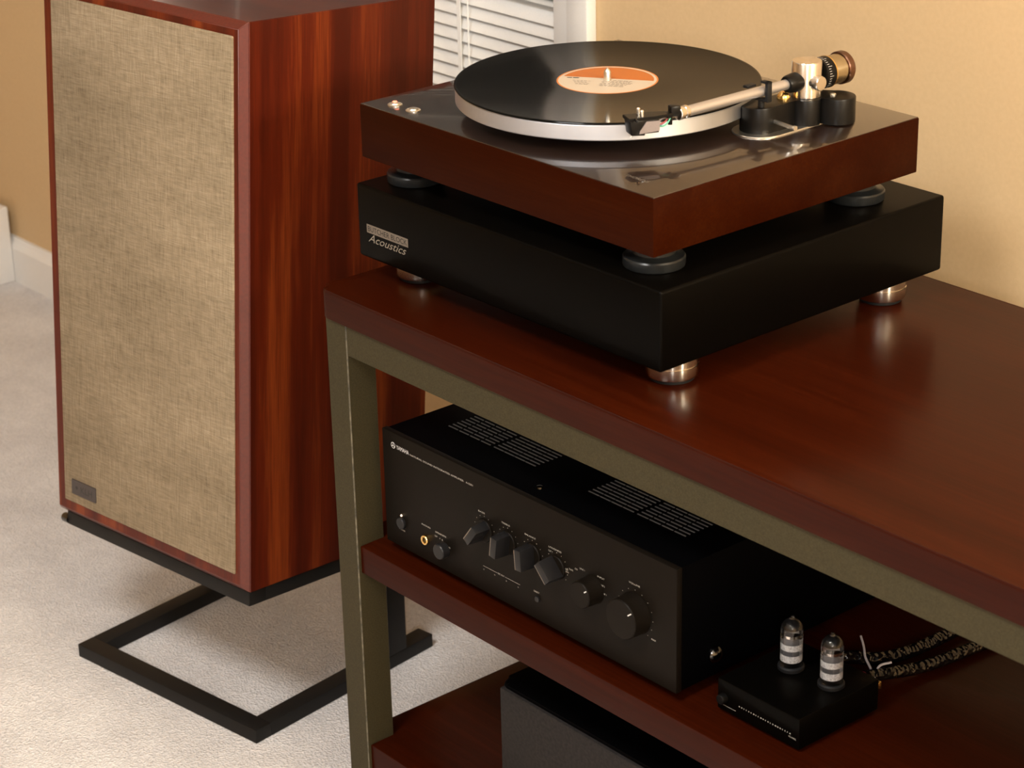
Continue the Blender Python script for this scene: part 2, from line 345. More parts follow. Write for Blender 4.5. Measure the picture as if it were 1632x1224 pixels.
# window: two-step casing, sill, jamb lining, dark pane
win = struct(bpy.data.objects.new('window_1', None), 'white cased window behind the blind'); C.objects.link(win); win.location = W(0, 0, 0)
ci, cm, co = -291, -258, -219
link('casing', B(ci, cm, WY-9, WY+100, wz0, wz1+9, 1.5), 'white_paint', win); link('casing', B(cm, co, WY-17, WY, wz0-70, wz1+80, 3), 'white_paint', win)
link('casing', B(wx0-9, wx0+25, WY-9, WY+100, wz0, wz1+9, 1.5), 'white_paint', win); link('casing', B(wx0-48, wx0-9, WY-17, WY, wz0-70, wz1+80, 3), 'white_paint', win)
link('casing', B(wx0-9, cm, WY-17, WY, wz1+9, wz1+80, 3), 'white_paint', win)
link('sill', B(wx0-60, co+12, WY-40, WY+100, wz0-24, wz0, 4), 'white_paint', win)
link('pane', B(wx0, wx1, WY+84, WY+88, wz0, wz1), 'glass', win)
link('sash_rail', B(wx0, wx1, WY+76, WY+98, 520, 556, 2), 'white_paint', win)

# blind with closed slats, one of them standing open a little
blind = thing('window_blind', 'white horizontal slat blind, nearly closed, behind the turntable', 'blind', W(0, WY+26, wz0))
bm = bmesh.new(); wdt, sag, nx = 25.0, 2.2, 6; rows = []
for xx in (wx0+30, ci-8):
    for top in (0, 1):
        rows.append([bm.verts.new(Vector((xx, (q/nx-0.5)*wdt, sag*(1-(2*q/nx-1)**2)+top*0.5))*S) for q in range(nx+1)])
for q in range(nx):
    for a, b_ in ((0, 2), (1, 3)): bm.faces.new((rows[a][q], rows[a][q+1], rows[b_][q+1], rows[b_][q]))
slat0 = link('slat', bm, 'slat', blind)
pitch_s = 17.6; zs = 27
first = True; k = 0
while zs < wz1-wz0-45:
    o = slat0 if first else dup(slat0); first = False
    o.location = Vector((0, 0, zs))*S; ang = (54 if zs+wz0 < 165 else 14) + random.uniform(-2, 2)
    if abs(zs+wz0-127) < pitch_s/2: ang = 3
    o.rotation_euler = (R(ang), 0, 0); zs += pitch_s; k += 1
link('head_rail', B(wx0+28, ci-6, -18, 18, wz1-wz0-36, wz1-wz0-2, 2), 'slat', blind)
link('bottom_rail', B(wx0+30, ci-8, -12, 12, 2, 12, 2), 'slat', blind)
for xx in (-508, -1000): link('ladder_tape', B(xx-3.5, xx+3.5, -12.5, -11.3, 4, wz1-wz0-20), 'slat', blind)
link('lift_cord', T_([(-487, -13.5, 6), (-487, -13.5, wz1-wz0-30)], 1.0, 6, False), 'slat', blind)

# low white casing on the baseboard at the far left
h = thing('baseboard_heater', 'low white metal heater casing against the wall at the far left', 'heater', W(-1790, WY-14, -FLOOR))
bm = bmesh.new(); prof = [(0, 20), (-58, 20), (-58, 118), (-46, 142), (0, 142)]
a = [bm.verts.new(Vector((-700, y, z))*S) for y, z in prof]; b_ = [bm.verts.new(Vector((-14, y, z))*S) for y, z in prof]
for i in range(5): bm.faces.new((a[i], a[(i+1) % 5], b_[(i+1) % 5], b_[i]))
bm.faces.new(a); bm.faces.new(b_[::-1])
link('casing', bm, 'white_paint', h); link('end_cap', B(-14, 0, -61, 0, 0, 145, 4), 'white_paint', h); link('end_cap', B(-714, -700, -61, 0, 0, 145, 4), 'white_paint', h)
link('toe_plate', B(-700, -14, -40, 0, 0, 20), 'white_paint', h)

# ------------------------------------------------------------------ console table
tb = thing('media_console', 'dark cherry wood console table with olive grey steel frame', 'table', W(0, 0, -FLOOR))
TX1, TD = 1260, 466.5
def Z(z): return z+FLOOR
bm = bmesh.new(); rad = 15; out = []
for cx, cy, a0 in ((20+rad, -3+rad, 180), (TX1-rad, -3+rad, 270), (TX1-rad, TD-rad, 0), (20+rad, TD-rad, 90)):
    for q in range(7): a = R(a0+15*q); out.append((cx+rad*math.cos(a), cy+rad*math.sin(a)))
prism(bm, out, Z(-31.2), Z(0), 4.0, 4); link('tabletop', bm, 'cherry', tb)
lw, ld = 35, 36.3; lx = 26.3
def leg(x, y):
    bm = bmesh.new(); box(bm, x, x+lw, y, y+ld, 0, Z(-31.2)); n0 = len(bm.faces)
    es = [e for e in bm.edges if abs(e.verts[0].co.z-e.verts[1].co.z) > 0.1]
    r = bmesh.ops.bevel(bm, geom=es, offset=0.0011, segments=1, affect='EDGES')
    for f in r['faces']: f.material_index = 1
    return link('leg', bm, ['olive', 'worn'], tb, smooth=False)
for x in (lx, TX1-6-lw):
    for y in (0.5, TD-ld-4): leg(x, y)
AP = -66.2
link('apron', B(lx+lw, TX1-6-lw, 0.9, 30, Z(AP), Z(-31.2), 0.8, 1), 'olive', tb); link('apron', B(lx+lw, TX1-6-lw, TD-34, TD-4.5, Z(AP), Z(-31.2), 0.8, 1), 'olive', tb)
link('side_rail', B(lx+3, lx+lw-3, ld, TD-ld-4, Z(AP), Z(-31.2), 0.8, 1), 'olive', tb); link('side_rail', B(TX1-6-lw+3, TX1-9, ld, TD-ld-4, Z(AP), Z(-31.2), 0.8, 1), 'olive', tb)
for zt in (-285.7, -531.0):
    x0 = lx+lw-1 if zt > -400 else lx+5
    bm = bmesh.new()
    hx = [(lx+lw, 4.9), (TX1-6-lw, 4.9), (TX1-6-lw, ld+1), (TX1-11, ld+1), (TX1-11, TD-ld-5), (TX1-6-lw, TD-ld-5), (TX1-6-lw, TD-5), (lx+lw, TD-5), (lx+lw, TD-ld-5), (lx+4, TD-ld-5), (lx+4, ld+1), (lx+lw, ld+1)]
    prism(bm, hx, Z(zt-31.5), Z(zt), 1.2, 2); link('shelf', bm, 'cherry', tb)

# ------------------------------------------------------------------ loudspeaker and its stand
sx, sy, sz, sa, st = -493.293, -49.842, -418.302, R(7.159), R(4.853)
SW, SH, SD, ch = 351.6, 657.4, 281.2, 8.0
sp = thing('loudspeaker', 'large mahogany loudspeaker with oatmeal cloth grille, leaning back on a black stand', 'loudspeaker', W(sx, sy, sz), (-st, 0, sa))
bm = bmesh.new()
def rect(v, i): return [bm.verts.new(Vector(p)*S) for p in ((i, v, i), (SW-i, v, i), (SW-i, v, SH-i), (i, v, SH-i))]
ra, rb, rc = rect(SD, 0), rect(0, 0), rect(-ch, ch)
for p, q in ((ra, rb), (rb, rc)):
    for i in range(4): bm.faces.new((p[i], p[(i+1) % 4], q[(i+1) % 4], q[i]))
bm.faces.new(ra); bm.faces.new(rc[::-1])
bmesh.ops.bevel(bm, geom=[e for e in bm.edges], offset=0.0007, segments=2, affect='EDGES')
bm.normal_update()
for f in bm.faces:
    if abs(f.normal.z) > 0.9: f.material_index = 1
    elif f.normal.y < -0.3: f.material_index = 2
link('cabinet', bm, ['mahogany', 'mahogany_top', 'mahogany_edge'], sp)
link('grille', B(22.4, 336, -10.5, -6, 20.8, 641, 1.6, 3), 'cloth', sp)
bd = link('badge', B(38.8, 85, -12.3, -10, 33.5, 52.5, 0.5, 1), 'badge', sp)
bm = bmesh.new(); text(bm, 'KLH', 57, 79, 39, 'front', -12.4, 8); lathe(bm, [(0, -12.45), (2.2, -12.45), (2.2, -12.35)], 12, (49, 0, 43.5), 'y'); flatlink('lettering', bm, 'badge_print', bd)
# stand
BO = W(-496.1, -45.6, -FLOOR); ba = R(8.08)
sd = thing('speaker_stand', 'black square-tube steel stand carrying the loudspeaker on the carpet', 'stand', BO, (0, 0, ba))
BW, BD_, bw, bh = 333, 306, 25, 18
link('front_bar', B(0, BW, 0, bw, 0, bh, 1, 2), 'matte_black', sd)
link('side_bar', B(0, bw, bw, BD_, 0, bh, 1, 2), 'matte_black', sd); link('side_bar', B(BW-bw, BW, bw, BD_, 0, bh, 1, 2), 'matte_black', sd)
inv = (Matrix.Translation(BO) @ Matrix.Rotation(ba, 4, 'Z')).inverted() @ (Matrix.Translation(W(sx, sy, sz)) @ Matrix.Rotation(sa, 4, 'Z') @ Matrix.Rotation(-st, 4, 'X'))
def SL(u, v, w): return (inv @ (Vector((u, v, w))*S))/S
def tray(name, u0, u1, v0, v1):
    bm = bmesh.new(); hexa(bm, [SL(u, v, w) for w in (-18, -0.4) for u, v in ((u0, v0), (u1, v0), (u1, v1), (u0, v1))], 0.8); return link(name, bm, 'matte_black', sd)
tray('tray_front', 13, 350, 0, 25); tray('tray_rear', 13, 350, 254, 279); tray('tray_side', 13, 38, 25, 254); tray('tray_side', 325, 350, 25, 254)
for u in (BW-bw, 0):
    bm = bmesh.new(); hexa(bm, [(u, 222, bh), (u+bw, 222, bh), (u+bw, 259, bh), (u, 259, bh)] + [Vector((x, y, SL(x, y, -18).z-0)) for x, y in ((u, 222), (u+bw, 222), (u+bw, 259), (u, 259))], 0.8)
    link('post', bm, 'matte_black', sd)
bo = SL(10, 4, -13); link('bolt_head', L([(0, -9), (5, -9), (6, -7), (6, 3), (0, 3)], 16, (bo.x, bo.y, bo.z), 'x'), 'screw', sd)

# ------------------------------------------------------------------ isolation platform under the turntable
pf = thing('isolation_platform', 'thick black platform on polished metal feet under the turntable', 'platform', W(35.946, 41.076, 0), (0, 0, R(0.477)))
PW, PD, PZ, PH = 443.2, 389.2, 27.45, 78.0
link('body', B(0, PW, 0, PD, PZ, PZ+PH, 3, 3), 'black_gloss', pf)
ft = None
for x, y in ((37, 49), (408, 49), (408, 340), (37, 340)):
    if ft is None:
        ft = link('foot', L([(0, 3.5), (22, 3.5), (24, 4.5), (25, 7), (25, 15.2), (24.2, 15.8), (24.2, 16.4), (25, 17), (25, 26.4), (24, PZ), (0, PZ)], 64), 'foot_metal', pf, loc=(x, y, 0))
        pd_ = link('pad', L(disc(21, 0, 3.6), 40), 'rubber', ft)
    else:
        f = dup(ft, loc=(x, y, 0)); c = dup(pd_, f)
bm = bmesh.new(); text(bm, 'BUTCHER BLOCK', 17, 80.5, 57.6, 'front', -0.25, 5.6); lg = flatlink('brand_lettering', bm, 'black', pf)
bm = bmesh.new(); dash(bm, 15, 82.4, 55.8, 65, -0.15); flatlink('brand_plate', bm, 'print_dim', pf)
bm = bmesh.new(); text(bm, 'Acoustics', 17, 79, 46.5, 'front', -0.2, 8.5, 0.45); flatlink('brand_lettering', bm, 'print_mid', pf)

# ------------------------------------------------------------------ turntable
TT = (35.523, 50.674, 105.44); F_ = 25.0; TH = 56.07; T = F_+TH; TWd, TDp = 425.6, 356.4
tt = thing('turntable', 'dark walnut turntable with silver platter and straight tonearm', 'turntable', W(*TT), (0, 0, R(0.298)))
link('plinth', B(0, TWd, 0, TDp, F_, T-0.6, 1.2, 2), 'plinth', tt)
link('top_plate', B(0.8, TWd-0.8, 0.8, TDp-0.8, T-1.2, T, 0.5, 2), 'plinth_top', tt)
ft = None
for x, y in ((38, 38), (387, 38), (387, 311), (38, 311)):
    if ft is None:
        ft = link('foot', L([(0, 0), (27, 0), (28.5, 1), (29, 3), (29, 9), (28, 10.5), (22, 11.5), (20, 13), (19, F_+1), (0, F_+1)], 56), 'foot_grey', tt, loc=(x, y, 0))
    else: dup(ft, loc=(x, y, 0))
b1 = link('button', L([(0, 0), (7.5, 0), (7.5, 0.8), (6.5, 1.4), (5.5, 1.0), (4.8, 2.2), (2.5, 3.0), (0, 3.2)], 28), 'steel', tt, loc=(30.2, 21.8, T)); 
b2 = dup(b1, loc=(59.1, 22.1, T))
link('indicator', L([(0, 3.1), (2.6, 3.1), (2.2, 3.8), (0, 4.0)], 16), 'led_red', b1)
bm = bmesh.new(); text(bm, 'THORENS', 360, 390, 26.5, 'top', T+0.12, 4.6); flatlink('brand_lettering', bm, 'print_dim', tt)
pcx, pcy = 195.8, 158.4
plt = link('platter', L([(0, 13.5), (146, 13.5), (149, 14), (150, 15), (150, 28.4), (149.4, 29.3), (148, 29.5), (0, 29.5)], 160), 'aluminium', tt, loc=(pcx, pcy, T))
link('sub_platter', L([(62, 0), (62, 13.5), (0, 13.5)], 60), 'black', tt, loc=(pcx, pcy, T-0.4))
link('spindle', L([(3.6, 29), (3.6, 39), (2.6, 41.2), (1.0, 43), (0, 43.3)], 24), 'steel', plt)
# tonearm base
bm = bmesh.new(); prism(bm, [(350+26*math.cos(R(a)), 212+26*math.sin(R(a))) for a in range(180, 361, 12)] + [(350+26*math.cos(R(a)), 292+26*math.sin(R(a))) for a in range(0, 181, 12)], T, T+1.6, 0.4, 1)
link('arm_plate', bm, 'steel', tt)
bm = bmesh.new()
def circ(cx, cy, r, a0, a1, n=12): return [(cx+r*math.cos(R(a0+(a1-a0)*i/n)), cy+r*math.sin(R(a0+(a1-a0)*i/n))) for i in range(n+1)]
prism(bm, circ(348, 213, 18, 150, 375) + [(366, 232), (364, 246)] + circ(362, 262, 17, 300, 372, 6) + [(376, 269)] + circ(380, 288, 18, -75, 160, 14) + [(345, 285), (338, 262), (337, 232)], T+1.4, T+26.5, 1.2, 2)
ab = link('arm_base', bm, 'black', tt)
px_, py_ = 360, 266
link('pillar', L([(0, 26), (13.6, 26), (14.6, 27), (14.6, 60), (14, 61), (0, 61.2)], 56, (px_, py_, T)), 'pillar', ab)
link('lobe_screw', L([(0, 26.5), (3.2, 26.5), (3.2, 28), (2.4, 28.8), (0, 29)], 16, (378, 284, T)), 'steel', ab)
link('adjuster', L([(0, 26.4), (6.5, 26.4), (6.5, 29), (5, 31.5), (3.5, 33.5), (0, 34)], 24, (352, 243, T)), 'gold', ab)
link('cue_lever', T_([(360, 217.5, T+12), (395, 213, T+12)], 2.0, 10, False), 'steel', ab)
link('lever_tip', L([(0, 0), (2.6, 0), (2.6, 2.5), (0, 2.5)], 14, (393.5, 213.2, T+12), 'x'), 'steel', ab)
link('anti_skate_knob', L([(0, 8), (7.2, 8), (7.2, 20), (6.6, 21.2), (0, 21.4)], 32, (px_, py_-2, T+42.5), 'x'), 'pillar', ab)
bm = bmesh.new(); cy = 207
tube(bm, [(357, cy, T+25), (357, cy, T+34)], 3.2, 12, False); box(bm, 351, 368, cy-3, cy+3, T+33, T+36.2, 0.8); box(bm, 364, 368, cy-3, cy+3, T+34, T+53, 0.8); box(bm, 349.5, 352.5, cy-3, cy+3, T+34, T+41, 0.8); box(bm, 358, 368, cy-3, cy+3, T+50.5, T+53, 0.8)
box(bm, 346, 352, cy-14, cy-2, T+46, T+48.5, 0.6)
link('arm_rest', bm, 'rubber', ab)
# the arm itself, lying parked along the right side
AZ = T+42.5
arm = link('tonearm', T_([(356.8, 104, AZ), (359.4, 250, AZ)], 5.0, 20, False), 'tube_metal', tt)
link('arm_collar', L([(0, 0), (7.5, 0), (8.5, 2), (9.5, 10), (9.5, 16), (0, 16)], 28, (359.4, 238, AZ), 'y'), 'black', arm)
link('locking_ring', L([(0, 0), (5.6, 0), (6.2, 0.6), (6.2, 5), (5.4, 5.6), (5.4, 7), (6.2, 7.6), (6.2, 11), (5.4, 12), (0, 12)], 32, (356.6, 97, AZ), 'y'), 'pillar', arm)
link('counterweight', L([(0, 283), (12, 283), (15.2, 283.5), (15.5, 285), (15.5, 296), (0, 296)], 44, (357, 0, AZ+1), 'y'), 'black', arm)
link('weight_barrel', L([(0, 296), (14.2, 296), (14.4, 297), (14.4, 313), (13.6, 314), (0, 314)], 44, (357, 0, AZ+1), 'y'), 'weight', arm)
bm = L([(0, 314), (15.4, 314), (16.2, 315), (16.2, 321), (15.2, 322.5), (12.5, 322.8), (12, 321.5), (0, 321.5)], 44, (357, 0, AZ+1), 'y'); link('end_ring', bm, 'copper', arm)
link('barrel_ring', L([(14.4, 295.6), (15.7, 295.6), (15.7, 297), (14.4, 297)], 44, (357, 0, AZ+1), 'y'), 'gold', arm)
bm = bmesh.new()
for q in range(40):
    a = R(9*q); l_ = 5.5 if q % 4 == 0 else 3.2
    rr_ = 15.65; p = [(357+rr_*math.cos(a+da), y, AZ+1+rr_*math.sin(a+da)) for da, y in ((-0.012, 285.5), (0.012, 285.5), (0.012, 285.5+l_), (-0.012, 285.5+l_))]
    bm.faces.new([bm.verts.new(Vector(v)*S) for v in p])
flatlink('weight_scale', bm, 'print_bright', arm)
link('arm_shaft', T_([(358.8, 250, AZ), (357.5, 290, AZ)], 4.2, 14, False), 'black', arm)
# headshell and cartridge
bm = bmesh.new(); box(bm, 352, 361, 78, 88, AZ-6, AZ+4, 1.5); box(bm, 352.5, 360.5, 74, 80, AZ-7, AZ-2, 1)
prism(bm, [(346.5, 36), (363.5, 36), (364, 62), (361, 80), (352, 80), (347, 62)], AZ-5, AZ-2.2, 0.6, 1); hs = link('headshell', bm, 'black', arm)
link('finger_lift', T_([(363, 42, AZ-3.4), (369, 41, AZ-3.2), (374, 40, AZ-1.5)], 1.2, 8), 'black', hs)
link('finger_stub', T_([(356, 79, AZ-3), (356, 79, AZ-14)], 2.2, 10, False), 'black', hs)
bm = bmesh.new(); hexa(bm, [(347.5, 39, AZ-19), (362.5, 39, AZ-19), (362.5, 52, AZ-20), (347.5, 52, AZ-20), (347, 37, AZ-5), (363, 37, AZ-5), (363, 54, AZ-5), (347, 54, AZ-5)], 1)
box(bm, 348, 362, 52, 66, AZ-18.5, AZ-5, 0.8); ct = link('cartridge', bm, 'black', arm)
bm = bmesh.new(); o_ = [(46, AZ-17.5), (65.5, AZ-16.5), (66.5, AZ-7), (53, AZ-6.5), (46.5, AZ-15)]
lo = [bm.verts.new(Vector((362, y, z))*S) for y, z in o_]; hi = [bm.verts.new(Vector((363.6, y, z))*S) for y, z in o_]
bm.faces.new(lo); bm.faces.new(hi[::-1])
for i in range(5): bm.faces.new((lo[i], lo[(i+1) % 5], hi[(i+1) % 5], hi[i]))
link('side_plate', bm, 'plate_grey', ct)
link('stylus', T_([(355, 44, AZ-19), (355, 40.5, AZ-22.5)], 0.7, 6, False), 'steel', ct)
for x in (350.5, 359.5): link('mounting_screw', L([(0, -3), (1.9, -3), (1.9, 2.6), (1.3, 3.4), (0, 3.6)], 12, (x, 50, AZ+0.2)), 'steel', hs)
for i, (k_, dx, dz) in enumerate((('wire_white', -3.6, 1.2), ('wire_blue', -1.2, -1.5), ('wire_red', 1.2, 0.6), ('wire_green', 3.6, -0.8))):
    link('lead_wire', T_([(355+dx, 65, AZ-10-i), (355.5+dx*1.5, 70, AZ-12.5+dz), (356+dx*1.3, 75, AZ-9.5+dz), (356+dx*0.6, 79.5, AZ-4)], 0.75, 6), k_, hs)

# the headshell is set at an offset angle towards the spindle
pv = Vector((356.6, 98, AZ))*S
for o_ in (hs, ct):
    o_.matrix_local = Matrix.Translation(pv) @ Matrix.Rotation(R(-22), 4, 'Z') @ Matrix.Translation(-pv) @ Matrix.Translation(Vector((0, 11, 4.5))*S)

# ------------------------------------------------------------------ the record on the platter
c_, s_ = math.cos(R(0.298)), math.sin(R(0.298))
rec = thing('vinyl_record', 'black vinyl record with orange and cream label on the platter', 'record', W(TT[0]+pcx*c_-pcy*s_, TT[1]+pcx*s_+pcy*c_, TT[2]+T+29.6), (0, 0, R(0.298)))
link('disc', L([(3.7, 0), (149.5, 0), (150.6, 0.5), (150.9, 1.0), (150.5, 1.6), (149.2, 1.95), (147.4, 1.7), (146.6, 1.5), (59, 1.5), (3.7, 1.5), (3.7, 0)], 200), 'vinyl', rec)
lb = link('label', L([(3.7, 1.45), (50, 1.45), (50, 1.62), (3.7, 1.62)], 96), 'label', rec)
bm = bmesh.new(); ca_, sa_ = math.cos(a_ := R(33.2)), math.sin(R(33.2))
def lab(u0, u1, v0, v1):
    vs = [bm.verts.new(Vector((u*ca_-v*sa_, u*sa_+v*ca_, 1.70))*S) for u, v in ((u0, v0), (u1, v0), (u1, v1), (u0, v1))]; bm.faces.new(vs)
for i in range(7):
    v = -1.5-i*3.4; u = -4.0+random.uniform(0, 2); e = 30-i*1.2
    while u < e-4:
        l_ = random.uniform(2, 5); lab(u, min(u+l_, e), v-1.0, v); u += l_+1.1
for i in range(5):
    v = -8-i*3.2; u = -33+i*1.5; e = -14+random.uniform(-2, 3)
    while u < e-2:
        l_ = random.uniform(2, 4); lab(u, u+l_, v-0.7, v); u += l_+1.2
flatlink('label_print', bm, 'badge', lb)
bm = bmesh.new(); lab(-41, -36, -0.8, 1.8); lab(-35, -29, -0.8, 2.4); flatlink('label_mark', bm, 'badge', lb)

# ------------------------------------------------------------------ integrated amplifier on the middle shelf
am = thing('integrated_amplifier', 'wide black integrated amplifier with knobs on the middle shelf', 'amplifier', W(84.987, 23.01, -285.66), (0, 0, R(0.104)))
A0 = 10.65; AH = 129.44; AW = 438; AD = 387
link('front_panel', B(0, AW, 0, 7, A0, A0+AH, 0.7, 2), 'amp_black', am)
link('cover', B(1.5, AW-1.0, 7, AD, A0, A0+AH-0.4, 1.2, 2), 'amp_top', am)
f0 = None
for x, y in ((45, 40), (AW-45, 40), (AW-45, AD-45), (45, AD-45)):
    if f0 is None: f0 = link('foot', L([(0, 0), (20, 0), (22, 2), (22, A0), (0, A0)], 32), 'rubber', am, loc=(x, y, 0))
    else: dup(f0, loc=(x, y, 0))
# vents on the cover: two fields of two blocks, columns of grey bars painting the sheen on slot edges
sl = None; TZ = A0+AH-0.4
for gx0, gx1 in ((43.5, 113.5), (116.5, 182), (259.5, 325), (328.5, 396)):
    vg = link('vent_grille', B(gx0-1, gx1+1, 50.5, 92, TZ-0.6, TZ+0.25, 0.1, 1), 'amp_top', am)
    cw = (gx1-gx0)/4
    for c in range(4):
        for r_ in range(7):
            p = (gx0+c*cw+1.2, 52.5+r_*5.8, TZ+0.25)
            if sl is None: sl = link('slot_sheen_bar', B(0, cw-2.6, 0, 1.5, 0, 0.7, 0.2, 1), 'slot_grey', vg, loc=p)
            else: dup(sl, vg, p)
link('top_screw', L([(0, 0), (3.6, 0), (3.2, 1.6), (0, 2.2)], 20, (221.7, 23.8, TZ)), 'screw', am)
link('side_screw', L([(0, -1.0), (8.5, -1.0), (8.2, 1.5), (6, 4.2), (3, 5.4), (0, 5.6)], 28, (AW, 50.7, A0+22.8), 'x'), 'screw', am)
# blade knobs
def blade(name, x, z, ang):
    k = link(name, L([(0, 0), (12.5, 0), (12.5, -1.6), (11.8, -2.4), (0, -2.4)], 36, (0, 0, 0), 'y'), 'amp_black', am, loc=(x, -0.1, A0+z))
    bm = bmesh.new(); hexa(bm, [(-4.6, -20, -11), (4.6, -20, -11), (5.2, -2, -11.8), (-5.2, -2, -11.8), (-4.6, -20, 11), (4.6, -20, 11), (5.2, -2, 11.8), (-5.2, -2, 11.8)], 0.6)
    b_ = link('blade', bm, 'knob', k); 
    bm = bmesh.new(); dash(bm, -4.2, -3.2, -10.5, 10.5, -20.15); flatlink('pointer_line', bm, 'print_dim', k)
    k.rotation_euler = (0, R(ang), 0); return k
blade('bass_knob', 164, 70, 38); blade('treble_knob', 200, 70, 8); blade('balance_knob', 237, 70, -4); blade('loudness_knob', 273, 70, -44)
def round_knob(name, x, z, r, d):
    k = link(name, L([(0, 0), (r+0.6, 0), (r+0.4, -2), (r, -3), (r-0.4, -d+1), (r-1.2, -d), (0, -d)], 56, (0, 0, 0), 'y'), 'amp_black', am, loc=(x, -0.1, A0+z))
    bm = bmesh.new(); a = R(38)
    q0, q1 = r*0.62, r*0.92
    vs = [bm.verts.new(Vector((rad_*math.cos(a)-w_*math.sin(a), -d-0.15, rad_*math.sin(a)+w_*math.cos(a)))*S) for rad_, w_ in ((q0, -0.6), (q1, -0.6), (q1, 0.6), (q0, 0.6))]; bm.faces.new(vs)
    flatlink('pointer_line', bm, 'print_bright', k); return k
round_knob('input_knob', 325, 66, 14, 18); round_knob('volume_knob', 383, 63.6, 20.5, 19)
link('speaker_selector', L([(0, 0), (8.5, 0), (8.5, -8), (7.8, -9), (0, -9)], 32, (98, 0, A0+24), 'y'), 'knob', am)
pj = link('phones_jack', L([(3.1, 0), (3.1, -2.6), (3.6, -3.0), (5.0, -3.0), (5.4, -2.4), (5.4, 0)], 32, (67.5, 0, A0+24.2), 'y'), 'gold', am)
link('jack_hole', L([(0, -0.2), (3.2, -0.2), (3.2, 0.3), (0, 0.3)], 20, (67.5, 0, A0+24.2), 'y'), 'rubber', pj)
pb = link('power_button', L([(0, 0), (6.5, 0), (6.5, -2.4), (5.8, -3.2), (0, -3.2)], 28, (27.5, 0, A0+29), 'y'), 'knob', am)
link('power_indicator', L([(0, 0), (1.3, 0), (1.0, -0.9), (0, -1.1)], 14, (27.1, 0, A0+37.5), 'y'), 'led_amber', am)
bm = bmesh.new(); text(bm, 'YAMAHA', 23.6, 44.2, 112.6, 'front', -0.15, 4.6); 
bm2 = bmesh.new()
for r0, r1 in ((2.9, 3.5),):
    lathe(bm, [(r0, -0.15), (r1, -0.15)], 28, (18.2, 0, 115.2), 'y')
for a in (90, 210, 330): 
    d_ = Vector((math.cos(R(a)), 0, math.sin(R(a)))); n_ = Vector((-d_.z, 0, d_.x))*0.4; c0 = Vector((18.2, -0.15, 115.2))
    bm.faces.new([bm.verts.new(p*S) for p in (c0+n_, c0+d_*2.9+n_, c0+d_*2.9-n_, c0-n_)])
bm2.free()
o = flatlink('brand_lettering', bm, 'print_bright', am); o.location.z = A0*S
bm = bmesh.new(); text(bm, 'NATURAL SOUND INTEGRATED AMPLIFIER', 46.2, 133, 112.6, 'front', -0.15, 2.0); text(bm, 'A-S501', 136.5, 147.4, 112.6, 'front', -0.15, 2.0)
o = flatlink('model_lettering', bm, 'print', am); o.location.z = A0*S
bm = bmesh.new()
for s_t, x, z, w_ in (('BASS', 160, 88, 10), ('TREBLE', 197, 88, 12.8), ('BALANCE', 234, 88, 16), ('LOUDNESS', 270.5, 87.3, 18.5), ('INPUT', 336, 81.5, 10), ('VOLUME', 382, 92.4, 15), ('PHONES', 68.5, 39.4, 14.5), ('SPEAKERS', 92.6, 38.5, 17.5), ('OFF', 84.5, 33.5, 4), ('A', 91, 33.2, 1.6), ('B', 95, 33.0, 1.6), ('A+B', 105, 28.2, 5), ('FLAT', 263, 83, 4), ('-30dB', 286, 72, 6), ('PHONO', 287, 69.5, 6), ('TUNER', 293.5, 74, 6), ('CD', 301, 77.6, 4), ('LINE 1', 309.5, 80.5, 7), ('LINE 2', 338, 74, 6.5), ('LINE 3', 340.5, 66, 6), ('COAXIAL', 299, 52, 7), ('MIN', 352, 43.5, 6), ('MAX', 408, 44, 6), ('REC OUT', 188, 28.3, 10), ('DIRECT', 242, 30, 8), ('POWER', 27.5, 20, 10)):
    text(bm, s_t, x-w_/2, x+w_/2, z, 'front', -0.15, 1.7)
dash(bm, 160, 182, 28.9, 29.2, -0.15); dash(bm, 194, 217, 28.9, 29.2, -0.15)
for x in (161, 178, 196, 214): text(bm, 'o', x-0.7, x+0.7, 24.6, 'front', -0.15, 1.3)
for cx, cz, r_, a0, a1, n in ((164, 70, 15.5, 215, -35, 11), (200, 70, 15.5, 215, -35, 11), (237, 70, 15.5, 215, -35, 11), (273, 70, 15.5, 215, -35, 11), (383, 63.6, 24, 225, -45, 13)):
    for i in range(n):
        a = R(a0+(a1-a0)*i/(n-1)); dash(bm, cx+r_*math.cos(a)-0.35, cx+r_*math.cos(a)+0.35, cz+r_*math.sin(a)-0.35, cz+r_*math.sin(a)+0.35, -0.15)
o = flatlink('control_lettering', bm, 'print', am); o.location.z = A0*S; o['kind'] = 'stuff'
link('direct_button', L([(0, 0), (3, 0), (3, -2), (0, -2)], 20, (244, 0, A0+24), 'y'), 'knob', am)

# ------------------------------------------------------------------ small valve preamp beside the amplifier
pr = thing('valve_preamp', 'small black preamp box with two glass valves on the middle shelf', 'preamp', W(556, 44.5, -285.66))
link('case', B(0, 102.5, 0, 106, 3, 35, 1.5, 2), 'black_gloss', pr)
f0 = None
for x, y in ((12, 12), (90, 12), (90, 94), (12, 94)):
    if f0 is None: f0 = link('foot', L(disc(6, 0, 3.2, 0.5), 20), 'rubber', pr, loc=(x, y, 0))
    else: dup(f0, loc=(x, y, 0))
kn = link('volume_knob', L([(0, 0), (5, 0), (5, -5), (4.4, -6), (0, -6)], 28, (9, 0, 17), 'y'), 'black', pr)
bm = bmesh.new(); dash(bm, 8, 24, 9.2, 9.6, -0.2)
for i in range(22): x = 28+i*3; dash(bm, x, x+random.uniform(0.6, 1.6), 15.5, 16.7, -0.2)
text(bm, 'POWER', 90, 99, 12, 'front', -0.2, 1.6); flatlink('lettering', bm, 'print', pr)
v0 = None
